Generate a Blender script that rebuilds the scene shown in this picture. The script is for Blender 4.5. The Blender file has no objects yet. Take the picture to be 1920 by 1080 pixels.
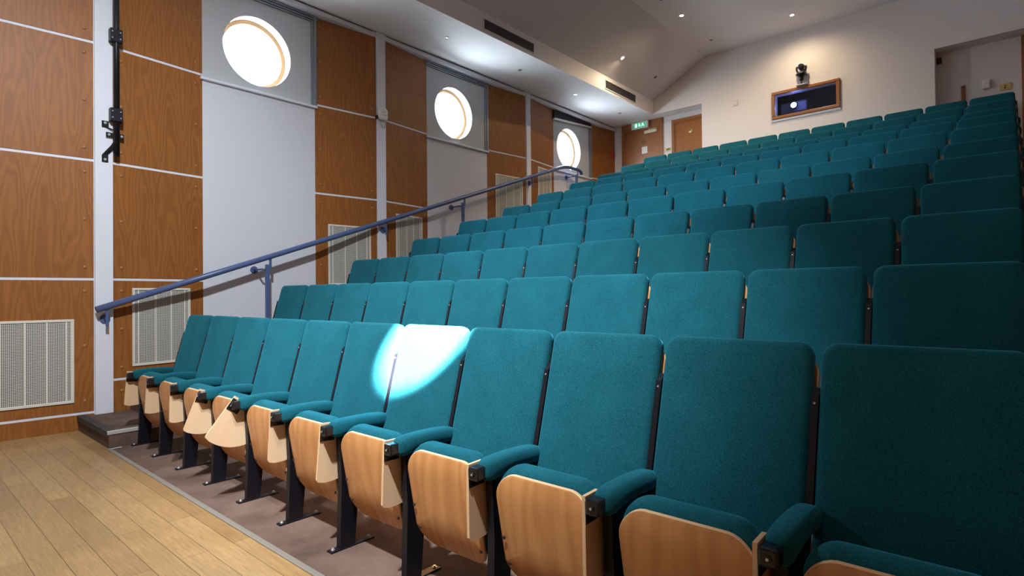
import bpy, bmesh, math, random
from mathutils import Vector, Matrix
random.seed(7)
R = math.radians
S = bpy.context.scene
COL = S.collection

# ------------------------------------------------------------------ tags
def tag(o, label=None, cat=None, group=None, kind=None):
    if label: o['label'] = label
    if cat: o['category'] = cat
    if group: o['group'] = group
    if kind: o['kind'] = kind
    return o

def empty(name, loc=(0, 0, 0), parent=None):
    o = bpy.data.objects.new(name, None)
    o.empty_display_size = .1
    o.location = loc
    COL.objects.link(o)
    if parent: o.parent = parent
    return o

# ------------------------------------------------------------------ mesh builder
class MB:
    def __init__(s):
        s.bm = bmesh.new()
    def poly(s, pts, mi=0, smooth=False):
        f = s.bm.faces.new([s.bm.verts.new(p) for p in pts]); f.material_index = mi; f.smooth = smooth
        return f
    def box(s, x0, x1, y0, y1, z0, z1, mi=0, bev=0, M=None):
        b = bmesh.new()
        bmesh.ops.create_cube(b, size=1)
        for v in b.verts:
            v.co = Vector(((x0+x1)/2 + v.co.x*(x1-x0), (y0+y1)/2 + v.co.y*(y1-y0), (z0+z1)/2 + v.co.z*(z1-z0)))
        if bev: bmesh.ops.bevel(b, geom=b.edges[:], offset=bev, segments=2, profile=.5, affect='EDGES')
        s.join(b, mi, M)
    def join(s, b, mi=0, M=None, smooth=None):
        mp = {}
        for v in b.verts: mp[v] = s.bm.verts.new(M @ v.co if M else v.co)
        for f in b.faces:
            try: n = s.bm.faces.new([mp[v] for v in f.verts])
            except ValueError: continue
            n.material_index = mi if mi is not None else f.material_index
            n.smooth = f.smooth if smooth is None else smooth
        b.free()
    def rings(s, rs, cap0=True, cap1=True, mi=0, smooth=True, capmi=None, M=None):
        if M: rs = [[M @ Vector(p) for p in r] for r in rs]
        V = [[s.bm.verts.new(p) for p in r] for r in rs]
        n = len(V[0])
        for a, b in zip(V, V[1:]):
            for i in range(n):
                f = s.bm.faces.new((a[i], a[(i+1) % n], b[(i+1) % n], b[i])); f.smooth = smooth; f.material_index = mi
        cm = mi if capmi is None else capmi
        if cap0: f = s.bm.faces.new(V[0][::-1]); f.material_index = cm; f.smooth = False
        if cap1: f = s.bm.faces.new(V[-1]); f.material_index = cm; f.smooth = False
    def tube(s, pts, r, n=12, mi=0, cap=True):
        pts = [Vector(p) for p in pts]
        rs = []
        up = None
        for i, p in enumerate(pts):
            d = (pts[min(i+1, len(pts)-1)] - pts[max(i-1, 0)]).normalized()
            if up is None:
                up = Vector((0, 0, 1)) if abs(d.z) < .9 else Vector((1, 0, 0))
            a = d.cross(up).normalized(); b = a.cross(d).normalized(); up = b
            rr = r[i] if isinstance(r, (list, tuple)) else r
            rs.append([p + a*rr*math.cos(t) + b*rr*math.sin(t) for t in [2*math.pi*k/n for k in range(n)]])
        s.rings(rs, cap, cap, mi)
    def disc(s, c, axis, r, h, n=20, mi=0, dome=0):
        c = Vector(c); d = Vector(axis).normalized()
        if dome:
            pts = [c]; rr = [r]
            for k in range(1, 5):
                t = k/4*math.pi/2*.92
                pts.append(c + d*h*math.sin(t)); rr.append(r*math.cos(t))
            s.tube(pts, rr, n, mi)
        else:
            s.tube([c, c+d*h], r, n, mi)
    def obj(s, name, mats, parent=None, loc=None, recalc=True):
        if recalc: bmesh.ops.recalc_face_normals(s.bm, faces=s.bm.faces[:])
        me = bpy.data.meshes.new(name)
        s.bm.to_mesh(me); s.bm.free()
        if not isinstance(mats, (list, tuple)): mats = [mats]
        for m in mats: me.materials.append(m)
        o = bpy.data.objects.new(name, me)
        COL.objects.link(o)
        if parent: o.parent = parent
        if loc: o.location = loc
        return o

def rrect(w, h, r, n=6, cx=0, cz=0):
    """rounded rectangle (u,v) points, counter clockwise"""
    r = max(r, 1e-4)
    out = []
    for qx, qz, a0 in ((1, 1, 0), (-1, 1, 90), (-1, -1, 180), (1, -1, 270)):
        for k in range(n+1):
            a = R(a0 + 90*k/n)
            out.append((cx + qx*(w/2-r) + r*math.cos(a), cz + qz*(h/2-r) + r*math.sin(a)))
    return out

# ------------------------------------------------------------------ materials
def mat(name, col, rough=.5, metal=0., spec=.5, emit=None, es=0):
    m = bpy.data.materials.new(name); m.use_nodes = True
    b = m.node_tree.nodes['Principled BSDF']
    b.inputs['Base Color'].default_value = (*col, 1)
    b.inputs['Roughness'].default_value = rough
    b.inputs['Metallic'].default_value = metal
    b.inputs['Specular IOR Level'].default_value = spec
    if emit:
        b.inputs['Emission Color'].default_value = (*emit, 1); b.inputs['Emission Strength'].default_value = es
    return m

class NT:
    def __init__(s, m):
        s.t = m.node_tree; s.b = s.t.nodes['Principled BSDF']
    def n(s, typ, **kw):
        nd = s.t.nodes.new(typ)
        for k, v in kw.items():
            if k.startswith('i_'):
                key = k[2:]
                key = int(key) if key.isdigit() else key
                nd.inputs[key].default_value = v
            else: setattr(nd, k, v)
        return nd
    def l(s, a, b): s.t.links.new(a, b)
    def math(s, op, a, b=None, c=None):
        nd = s.n('ShaderNodeMath', operation=op)
        for i, v in enumerate((a, b, c)):
            if v is None: continue
            if isinstance(v, (int, float)): nd.inputs[i].default_value = v
            else: s.l(v, nd.inputs[i])
        return nd.outputs[0]
    def mix(s, f, a, b):
        nd = s.n('ShaderNodeMix', data_type='RGBA')
        for i, v in ((0, f), (6, a), (7, b)):
            if isinstance(v, (int, float)): nd.inputs[i].default_value = v
            elif isinstance(v, tuple): nd.inputs[i].default_value = (*v, 1)
            else: s.l(v, nd.inputs[i])
        return nd.outputs[2]
    def bump(s, h, strength, dist=.01):
        nd = s.n('ShaderNodeBump', i_Strength=strength, i_Distance=dist)
        s.l(h, nd.inputs['Height']); s.l(nd.outputs[0], s.b.inputs['Normal'])

def coords(t, rand=True):
    tc = t.n('ShaderNodeTexCoord').outputs['Object']
    if not rand: return tc
    oi = t.n('ShaderNodeObjectInfo').outputs['Random']
    o = t.math('MULTIPLY', oi, 37.)
    cb = t.n('ShaderNodeCombineXYZ'); t.l(o, cb.inputs[0]); t.l(o, cb.inputs[1]); t.l(o, cb.inputs[2])
    va = t.n('ShaderNodeVectorMath', operation='ADD'); t.l(tc, va.inputs[0]); t.l(cb.outputs[0], va.inputs[1])
    return va.outputs[0]

def fabric(name, dark, light):
    m = mat(name, light, .95, spec=.15); t = NT(m)
    c = coords(t)
    a = t.n('ShaderNodeTexNoise', i_Scale=330., i_Detail=3., i_Roughness=.8); t.l(c, a.inputs['Vector'])
    b = t.n('ShaderNodeTexNoise', i_Scale=7., i_Detail=3.); t.l(c, b.inputs['Vector'])
    f = t.math('ADD', t.math('MULTIPLY', a.outputs[0], 2.6), t.math('MULTIPLY', b.outputs[0], .35))
    f = t.math('SUBTRACT', f, 1.0)
    cl = t.n('ShaderNodeClamp'); t.l(f, cl.inputs[0])
    t.l(t.mix(cl.outputs[0], dark, light), t.b.inputs['Base Color'])
    # moquette pile: a sheen lobe over the dyed base
    sh = t.n('ShaderNodeBsdfSheen'); sh.inputs['Roughness'].default_value = .42
    t.l(t.mix(cl.outputs[0], tuple(x*6 for x in dark), tuple(min(1, x*2.+.015) for x in light)), sh.inputs['Color'])
    ad = t.n('ShaderNodeAddShader'); t.l(t.b.outputs[0], ad.inputs[0]); t.l(sh.outputs[0], ad.inputs[1])
    t.l(ad.outputs[0], [n for n in t.t.nodes if n.type == 'OUTPUT_MATERIAL'][0].inputs['Surface'])
    t.bump(a.outputs[0], .35, .0015)
    return m

def veneer(name, c1, c2, axis=1, rough=.38, leaf=.26, freq=1., contrast=1., spec=.5):
    """cathedral-grain veneer: axis = horizontal axis of the sheet (0 x, 1 y); grain runs in z"""
    m = mat(name, c1, rough, spec=spec); t = NT(m)
    c = coords(t)
    sp = t.n('ShaderNodeSeparateXYZ'); t.l(c, sp.inputs[0])
    h = sp.outputs[axis]; z = sp.outputs[2]
    cb = t.n('ShaderNodeCombineXYZ')
    t.l(t.math('MULTIPLY', h, 5.), cb.inputs[0]); t.l(t.math('MULTIPLY', z, .9), cb.inputs[1])
    w = t.n('ShaderNodeTexNoise', i_Scale=1.3, i_Detail=2.); t.l(cb.outputs[0], w.inputs['Vector'])
    pp = t.math('PINGPONG', h, leaf)
    y = t.math('SUBTRACT', pp, leaf*.5)
    y2 = t.math('SQRT', t.math('ADD', t.math('MULTIPLY', y, y), .0006))
    v = t.math('ADD', t.math('MULTIPLY', y2, 150.*freq), t.math('MULTIPLY', z, 14.*freq))
    v = t.math('ADD', v, t.math('MULTIPLY', w.outputs[0], 38.*freq))
    s = t.math('SINE', v)
    cb2 = t.n('ShaderNodeCombineXYZ')
    t.l(t.math('MULTIPLY', h, 160.), cb2.inputs[0]); t.l(t.math('MULTIPLY', z, 3.), cb2.inputs[1])
    fine = t.n('ShaderNodeTexNoise', i_Scale=1., i_Detail=3.); t.l(cb2.outputs[0], fine.inputs['Vector'])
    f = t.math('ADD', t.math('MULTIPLY', s, .22*contrast), t.math('MULTIPLY', fine.outputs[0], .55*contrast))
    f = t.math('ADD', f, t.math('MULTIPLY', w.outputs[0], .5*contrast))
    f = t.math('SUBTRACT', f, .53*contrast-.5)
    cl = t.n('ShaderNodeClamp'); t.l(f, cl.inputs[0])
    t.l(t.mix(cl.outputs[0], c2, c1), t.b.inputs['Base Color'])
    t.bump(fine.outputs[0], .06, .001)
    return m

def plaster(name, col, rough=.7, bump=.04):
    m = mat(name, col, rough, spec=.3); t = NT(m)
    c = coords(t, False)
    a = t.n('ShaderNodeTexNoise', i_Scale=60., i_Detail=3.); t.l(c, a.inputs['Vector'])
    b = t.n('ShaderNodeTexNoise', i_Scale=1.2, i_Detail=3.); t.l(c, b.inputs['Vector'])
    d = tuple(x*.94 for x in col)
    t.l(t.mix(b.outputs[0], d, col), t.b.inputs['Base Color'])
    t.bump(a.outputs[0], bump, .003)
    return m

def planks():
    m = mat('oak_strip_floor', (.42, .27, .11), .36); t = NT(m)
    c = coords(t, False)
    mp = t.n('ShaderNodeMapping'); mp.inputs['Location'].default_value = (.37, .561, 0); t.l(c, mp.inputs['Vector'])
    br = t.n('ShaderNodeTexBrick', offset=.37, offset_frequency=2, squash=1)
    t.l(mp.outputs[0], br.inputs['Vector'])
    br.inputs['Color1'].default_value = (.285, .168, .069, 1); br.inputs['Color2'].default_value = (.375, .232, .100, 1)
    br.inputs['Mortar'].default_value = (.10, .052, .02, 1)
    br.inputs['Scale'].default_value = 1.; br.inputs['Mortar Size'].default_value = .0016
    br.inputs['Mortar Smooth'].default_value = .3
    br.inputs['Brick Width'].default_value = 1.45; br.inputs['Row Height'].default_value = .1185
    sp = t.n('ShaderNodeSeparateXYZ'); t.l(c, sp.inputs[0])
    cb = t.n('ShaderNodeCombineXYZ'); t.l(t.math('MULTIPLY', sp.outputs[0], 4.), cb.inputs[0]); t.l(t.math('MULTIPLY', sp.outputs[1], 55.), cb.inputs[1])
    g = t.n('ShaderNodeTexNoise', i_Scale=1.6, i_Detail=5., i_Roughness=.65, i_Distortion=.6); t.l(cb.outputs[0], g.inputs['Vector'])
    d = t.n('ShaderNodeTexNoise', i_Scale=2.2, i_Detail=4.); t.l(c, d.inputs['Vector'])
    g2 = t.math('MULTIPLY_ADD', g.outputs[0], 1.0, .52)
    g3 = t.math('MULTIPLY_ADD', d.outputs[0], .5, .76)
    k = t.math('MULTIPLY', g2, g3)
    vm = t.n('ShaderNodeVectorMath', operation='SCALE'); t.l(br.outputs['Color'], vm.inputs[0]); t.l(k, vm.inputs['Scale'])
    t.l(vm.outputs[0], t.b.inputs['Base Color'])
    t.l(t.math('MULTIPLY_ADD', d.outputs[0], .3, .22), t.b.inputs['Roughness'])
    t.bump(br.outputs['Fac'], -.25, .002)
    return m

def carpet(name, a_, b_):
    m = mat(name, b_, .97, spec=.1); t = NT(m)
    c = coords(t, False)
    a = t.n('ShaderNodeTexNoise', i_Scale=260., i_Detail=2.); t.l(c, a.inputs['Vector'])
    b = t.n('ShaderNodeTexNoise', i_Scale=2.6, i_Detail=5., i_Roughness=.6); t.l(c, b.inputs['Vector'])
    f = t.math('SUBTRACT', t.math('ADD', t.math('MULTIPLY', a.outputs[0], .9), t.math('MULTIPLY', b.outputs[0], 1.5)), .7)
    cl = t.n('ShaderNodeClamp'); t.l(f, cl.inputs[0])
    t.l(t.mix(cl.outputs[0], a_, b_), t.b.inputs['Base Color'])
    t.bump(a.outputs[0], .5, .003)
    return m

def perforated():
    """white steel sheet with rows of small square holes"""
    m = mat('perforated_steel', (.72, .72, .68), .45); t = NT(m)
    c = coords(t, False)
    sp = t.n('ShaderNodeSeparateXYZ'); t.l(c, sp.inputs[0])
    def band(v, p, on):
        return t.math('LESS_THAN', t.math('FRACT', t.math('MULTIPLY', v, 1/p)), on)
    f = t.math('MULTIPLY', band(sp.outputs[1], .0125, .68), band(sp.outputs[2], .0135, .68))
    t.l(t.mix(f, (.72, .72, .66), (.030, .032, .036)), t.b.inputs['Base Color'])
    return m

TEAL = fabric('teal_upholstery', (.0006, .032, .048), (.014, .142, .184))
BEECH = veneer('beech_ply_face', (.60, .285, .105), (.46, .190, .062), axis=0, rough=.33, leaf=.31, freq=.62, contrast=1.25)
PLYEDGE = mat('ply_edge', (.72, .47, .26), .5)
MAPLE = veneer('pale_tablet_ply', (.80, .57, .37), (.71, .48, .29), axis=1, rough=.4, leaf=.4, freq=.4, contrast=.5)
BLACK = mat('black_powder_coat', (.005, .005, .009), .42, spec=.35)
BLACKP = mat('black_plastic', (.010, .010, .013), .28, spec=.5)
STEEL = mat('zinc_bolt', (.55, .55, .56), .35, metal=.7)
ALU = mat('aluminium_trim', (.62, .61, .60), .42, metal=.35)
OAK = veneer('oak_veneer', (.375, .142, .034), (.225, .076, .015), axis=1, rough=.48, contrast=.9, spec=.35)
OAKX = veneer('oak_veneer_doors', (.36, .128, .028), (.25, .085, .018), axis=0, rough=.4, contrast=.6)
OAKF = veneer('oak_frame', (.34, .130, .034), (.24, .085, .022), axis=0, rough=.35, contrast=.5)
CAPM = mat('oak_plug', (.36, .150, .048), .4)
WHITE = plaster('white_paint', (.78, .81, .90))
WHITE2 = plaster('white_blind_board', (.72, .74, .82))
BOARD = plaster('grey_window_board', (.56, .58, .60))
WBACK = plaster('back_wall_paint', (.74, .70, .70))
CEIL = plaster('ceiling_paint', (.86, .82, .86))
SOFF = plaster('soffit_paint', (.86, .88, .91))
DARK = mat('dark_void', (.006, .006, .008), .8)
FRAMEG = mat('grey_aluminium', (.27, .29, .33), .4, metal=.5)
PALE = mat('pale_ring_wood', (.50, .28, .12), .6)
REVEAL = mat('white_reveal', (.66, .66, .66), .6)
FLOOR = planks()
CARP = carpet('brown_carpet', (.055, .033, .025), (.210, .142, .112))
RUBBER = mat('dark_rubber', (.035, .03, .03), .7)
RAILM = mat('blue_grey_steel', (.085, .130, .29), .34, spec=.5)
PERF = perforated()
GRILLE = mat('cream_grille_frame', (.74, .72, .64), .45)
WPLAST = mat('white_plastic', (.80, .80, .80), .35)
BRASS = mat('brass', (.62, .47, .20), .35, metal=.9)
REDP = mat('red_plastic', (.40, .012, .012), .4)
SMOKEP = mat('frosted_bracket', (.55, .54, .60), .3)
DARKW = plaster('front_wall_paint', (.30, .30, .31))

def glassmat(name, tint=(1, 1, 1), refl=.06):
    m = bpy.data.materials.new(name); m.use_nodes = True
    t = m.node_tree; t.nodes.clear()
    o = t.nodes.new('ShaderNodeOutputMaterial'); a = t.nodes.new('ShaderNodeBsdfTransparent'); g = t.nodes.new('ShaderNodeBsdfGlossy')
    a.inputs[0].default_value = (*tint, 1); g.inputs['Roughness'].default_value = .03
    x = t.nodes.new('ShaderNodeMixShader'); x.inputs[0].default_value = refl
    t.links.new(a.outputs[0], x.inputs[1]); t.links.new(g.outputs[0], x.inputs[2]); t.links.new(x.outputs[0], o.inputs[0])
    return m
GLASS = glassmat('window_glass')
GLASSD = glassmat('booth_glass', (.75, .8, .95), .05)
def emis(name, col, s):
    return mat(name, (.1, .1, .1), .5, emit=col, es=s)

# ------------------------------------------------------------------ measured layout
ROWY = [0.0, .846, 1.649, 2.492, 3.264, 4.124, 4.892, 5.754, 6.585, 7.382, 8.247]
ROWZ = [1.062, 1.318, 1.598, 1.878, 2.161, 2.436, 2.721, 3.007, 3.264, 3.55, 3.855]
NS, P = 11, .5
RF = [z-1.062 for z in ROWZ]          # tier floor heights
RIS = .277
ZS = 4.783                             # soffit height
YB, YD = 8.6, 8.9                      # main back wall, recessed door wall
XL, XR = -1.0, 6.5

# ------------------------------------------------------------------ room shell
def structure(o): o['kind'] = 'structure'; return o
m = MB(); m.box(-1.3, XR+.2, -7.6, -.575, -.12, 0); structure(m.obj('floor', FLOOR))

# carpeted tiers and the stepped aisles (one continuous carpet)
m = MB()
edges = [y-.575 for y in ROWY] + [9.6]
for i in range(11):
    m.box(-.03, 5.53, edges[i], edges[i+1] if i < 10 else 9.6, RF[i]-.5 if i else -.12, RF[i] if i else 0)
st = []
y = -.58+.411; j = 2
while y < 8.3:
    st.append((y, RIS/2*j)); y += .411; j += 1
for a, (y, z) in enumerate(st):
    y1 = st[a+1][0] if a+1 < len(st) else 9.6
    z = min(z, RF[10])
    m.box(-1.3, -.031, y, y1, z-.6, z)
for a, (y, z) in enumerate([(-.575, RIS/2)] + st):
    y1 = st[a][0] if a < len(st) else 9.6
    z = min(z, RF[10])
    m.box(5.531, XR+.1, y, y1, z-.6, z)
structure(m.obj('floor', CARP))

# bottom aisle step
t = empty('carpeted_step', (-.5, -.58, 0))
tag(t, 'brown carpeted bottom step with metal edge beside the first front row seat', 'step')
m = MB(); m.box(-.52, .465, 0, .408, 0, .131); m.obj('tread', CARP, t)
m = MB(); m.box(-.52, .467, -.012, .055, .131, .139, bev=.002); m.box(-.52, .467, -.012, -.001, .095, .131); m.obj('rubber_nosing', RUBBER, t)
m = MB(); m.box(.447, .472, -.012, .41, .112, .142, bev=.003); m.obj('edge_strip', ALU, t)
m = MB(); m.box(-.03, 5.9, -.60, -.57, 0, .008, bev=.003)
tag(m.obj('threshold_strip', mat('worn_metal_strip', (.30, .275, .24), .45, metal=.3)), 'long metal strip along the joint of wooden floor and brown carpet', 'strip')

# ceiling: soffit, fascia, slope, flat, mirrored
prof = [(-1.3, ZS), (.05, ZS), (.05, 5.065), (1.14, 5.653), (4.36, 5.653), (6.1, 4.95), (6.1, ZS), (6.7, ZS)]
m = MB()
for (x0, z0), (x1, z1) in zip(prof, prof[1:]):
    mi = 1 if (z0 == ZS and z1 == ZS) else 0
    y1 = YD if mi else YB
    m.poly([(x0, -7.5, z0), (x1, -7.5, z1), (x1, y1, z1), (x0, y1, z0)], mi)
for x0, x1 in ((.05, 1.2), (4.55, 6.1)):
    m.poly([(x0, YB, ZS), (x1, YB, ZS), (x1, YD, ZS), (x0, YD, ZS)], 1)
m.poly([(-1.3, -7.5, 5.9), (6.7, -7.5, 5.9), (6.7, YD, 5.9), (-1.3, YD, 5.9)], 0)
structure(m.obj('ceiling', [CEIL, SOFF], recalc=False))

# back wall, with the booth opening
OX0, OX1, OZ0, OZ1 = 2.355, 3.322, 4.24, 4.63
m = MB()
def wq(x0, x1, z0, z1): m.poly([(x0, YB, z0), (x1, YB, z0), (x1, YB, z1), (x0, YB, z1)])
m.poly([(.05, YB, ZS), (1.047, YB, ZS), (1.14, YB, ZS), (1.14, YB, 5.653), (.05, YB, 5.065)])
m.poly([(4.36, YB, ZS), (6.1, YB, ZS), (6.1, YB, 4.95), (4.36, YB, 5.653)])
wq(1.14, 4.36, ZS, 5.653)
wq(1.047, OX0, 2.4, ZS); wq(OX1, 4.605, 2.4, ZS); wq(OX0, OX1, 2.4, OZ0); wq(OX0, OX1, OZ1, ZS)
for x in (1.047, 4.605): m.poly([(x, YB, 2.4), (x, YD, 2.4), (x, YD, ZS), (x, YB, ZS)])
# booth opening reveal
for a, b in (((OX0, OZ0), (OX1, OZ0)), ((OX1, OZ0), (OX1, OZ1)), ((OX1, OZ1), (OX0, OZ1)), ((OX0, OZ1), (OX0, OZ0))):
    m.poly([(a[0], YB, a[1]), (b[0], YB, b[1]), (b[0], YB+.16, b[1]), (a[0], YB+.16, a[1])])
# recessed parts left and right
m.poly([(-1.3, YD, 2.4), (1.3, YD, 2.4), (1.3, YD, ZS), (-1.3, YD, ZS)])
m.poly([(4.5, YD, 2.4), (6.7, YD, 2.4), (6.7, YD, ZS), (4.5, YD, ZS)])
structure(m.obj('wall_back', WBACK, recalc=False))
# projection booth interior
m = MB()
b0, b1, y0, y1, z0, z1 = 1.9, 3.8, YB+.16, 10.2, 3.9, 4.95
m.poly([(b0, y1, z0), (b1, y1, z0), (b1, y1, z1), (b0, y1, z1)])
m.poly([(b0, y0, z0), (b1, y0, z0), (b1, y1, z0), (b0, y1, z0)])
m.poly([(b0, y0, z1), (b1, y0, z1), (b1, y1, z1), (b0, y1, z1)])
m.poly([(b0, y0, z0), (b0, y1, z0), (b0, y1, z1), (b0, y0, z1)])
m.poly([(b1, y0, z0), (b1, y1, z0), (b1, y1, z1), (b1, y0, z1)])
structure(m.obj('wall_booth', mat('booth_paint', (.03, .03, .045), .8), recalc=False))

# right and front walls (outside the frame, they close the room)
m = MB(); m.box(XR, XR+.15, -7.6, YD, -.1, ZS+.02); structure(m.obj('wall_right', OAK))
m = MB(); m.box(-1.3, XR+.15, -7.75, -7.5, -.1, 5.9); structure(m.obj('wall_front', DARKW))

# ------------------------------------------------------------------ left wall: bays between pillars
PIL = [(-3.61, -3.47), (-.458, -.315), (2.703, 2.838), (5.850, 5.965), (8.86, YD)]
BAYS = [  # A panel y0,y1 ; window y0,y1 ; B panel y0,y1 ; window centre
    (-3.47, -2.60, -2.60, -1.29, -1.29, -.458, -1.945),
    (-.315, .535, .535, 1.842, 1.842, 2.703, 1.137),
    (2.838, 3.672, 3.672, 4.950, 4.950, 5.850, 4.220),
    (5.965, 6.795, 6.795, 8.035, 8.035, 8.86, 7.290)]
XP, XW = -1.0, -1.10     # panel front at the pillars / at the window bays
XPIL = -.978
m = MB()
# backing behind the panels
pts = []
for A0, A1, W0, W1, B0, B1, c in BAYS:
    xb = XW+.03 if c < 0 else XW
    pts += [((XP-.0045, A0-.14), (XP-.0045, A0)), ((XP-.0045, A0), (XW-.0045, A1)), ((xb-.0045, B0), (XP-.0045, B1))]
for (x0, y0), (x1, y1) in pts:
    m.poly([(x0, y0, -.1), (x1, y1, -.1), (x1, y1, 4.80), (x0, y0, 4.80)])
m.poly([(XP-.0045, -7.5, -.1), (XP-.0045, -3.6, -.1), (XP-.0045, -3.6, 4.80), (XP-.0045, -7.5, 4.80)])
m.poly([(XP-.0045, 8.862, -.1), (XP-.0045, YD, -.1), (XP-.0045, YD, 4.80), (XP-.0045, 8.862, 4.80)])
structure(m.obj('wall_left', WHITE, recalc=False))
for i, (a, b) in enumerate(PIL):
    m = MB(); m.box(XPIL-.2, XPIL, a, b, -.05, ZS-.002, bev=.004)
    structure(m.obj('trim_%d' % (i+1), WHITE))
m = MB(); m.box(-1.2, -.992, -7.5, YD, 4.708, 4.764, bev=.003); structure(m.obj('trim_6', WHITE))
m = MB(); m.box(-1.2, -1.01, -7.5, YD, 4.764, 4.782); structure(m.obj('trim_7', DARK))  # shade of the gap under the ceiling, put in as a black strip
ordn = ['', 'first', 'second', 'third']

PLAB = {}
def panel(y0, x0, y1, x1, z0, z1, label, plugs=True, cut=None):
    """oak panel from (x0,y0) to (x1,y1), its front on that line; local frame: y along, x = front normal"""
    d = Vector((x1-x0, y1-y0, 0)); L = d.length; ang = math.atan2(-(x1-x0), (y1-y0))
    t = empty('wall_panel', (x0, y0, z0)); t.rotation_euler.z = ang
    tag(t, label, 'wall panel', 'oak veneer panels of the left wall')
    H = z1-z0
    m = MB(); m.box(-.006, 0, .006, L-.006, 0, H, bev=.0015); m.obj('panel_board', OAK, t)
    if plugs:
        zs = [.10, H*.5, H-.10] if H > .8 else [.1, H-.1]
        for yy in (.075, L-.075):
            for zz in zs:
                m = MB(); m.disc((-.001, yy, zz), (1, 0, 0), .0165, .009, 14, dome=1); m.obj('screw_cap', CAPM, t)
    return t
bn = ['left edge', 'near', 'middle', 'far']
G = .024
zl = [.155, 1.39, 2.5, 3.61, 4.70]
lev = ['bottom', 'lower', 'upper', 'top']
def stack(y0, x0, y1, x1, zz, where):
    n = len(zz)-1
    nm = {1: ['only'], 2: ['lower', 'top'], 3: ['lowest', 'middle', 'top'], 4: ['lowest', 'second lowest', 'second highest', 'top'],
          5: ['skirting', 'lowest large', 'second lowest', 'second highest', 'top']}[n]
    for i in range(n):
        panel(y0, x0, y1, x1, zz[i]+G/2, zz[i+1]-G/2, '%s oak panel %s' % (nm[i], where), zz[i+1]-zz[i] > .35)
A = BAYS[0]
stack(A[4], XW+.03, A[5], XP, [-.012, .155, 1.39, 2.5, 3.61, 4.72], 'at the left edge, before the black lighting bar')
A = BAYS[1]
stack(A[0], XP, A[1], XW, [-.012, .435, 1.39, 2.5, 3.61, 4.715], 'between the black lighting bar and the nearest round window')
stack(A[4], XW, A[5], XP, [.7, 2.5, 3.61, 4.715], 'just right of the nearest round window')
A = BAYS[2]
stack(A[0], XP, A[1], XW, [1.0, 2.5, 3.61, 4.715], 'just left of the middle round window')
stack(A[4], XW, A[5], XP, [1.6, 3.61, 4.715], 'just right of the middle round window')
A = BAYS[3]
stack(A[0], XP, A[1], XW, [1.9, 3.61, 4.715], 'just left of the farthest round window')
stack(A[4], XW, A[5], XP, [2.5, 3.60, 4.715], 'between the farthest round window and the exit door')

# perforated grilles
def grille(y0, y1, z0, z1, seg, label):
    (ya, xa, yb, xb) = seg
    ang = math.atan2(-(xb-xa), (yb-ya)); d = Vector((xb-xa, yb-ya, 0)).normalized()
    f = (y0-ya)/(yb-ya)
    t = empty('air_grille', (xa+(xb-xa)*f, y0, z0)); t.rotation_euler.z = ang
    tag(t, label, 'grille', 'perforated grilles in the left wall panels')
    L = (y1-y0)/d.y; H = z1-z0; b = .022
    m = MB()
    m.box(0, .012, 0, L, 0, b, bev=.002); m.box(0, .012, 0, L, H-b, H, bev=.002)
    m.box(0, .012, 0, b, b, H-b); m.box(0, .012, L-b, L, b, H-b); m.obj('grille_frame', GRILLE, t)
    m = MB(); m.box(.001, .006, b, L-b, b, H-b); m.obj('perforated_sheet', PERF, t)
    for k in (.1, .385, .655, .9):
        m = MB(); m.box(.004, .009, L*k-.006, L*k+.006, b, H-b); m.obj('divider_bar', GRILLE, t)
def seg(i, s):
    A = BAYS[i]
    return (A[0], XP, A[1], XW) if s == 'A' else (A[4], XW, A[5], XP)
grille(-1.17, -.612, .26, 1.022, (BAYS[0][4], XW+.03, BAYS[0][5], XP), 'cream perforated grille low on the wall at the left edge of the picture')
grille(-.152, .392, .545, 1.308, seg(1, 'A'), 'cream perforated grille behind the lowest end of the blue handrail')
grille(2.010, 2.600, 1.35, 2.122, seg(1, 'B'), 'cream perforated grille right of the nearest white window bay')
grille(3.026, 3.545, 1.55, 2.348, seg(2, 'A'), 'cream perforated grille just past the white alarm box pillar')
grille(5.135, 5.755, 2.42, 3.240, seg(2, 'B'), 'cream perforated grille right of the middle round window under the rail')
grille(6.212, 6.690, 2.75, 3.525, seg(3, 'A'), 'farthest cream perforated grille, left of the farthest round window')

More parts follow.
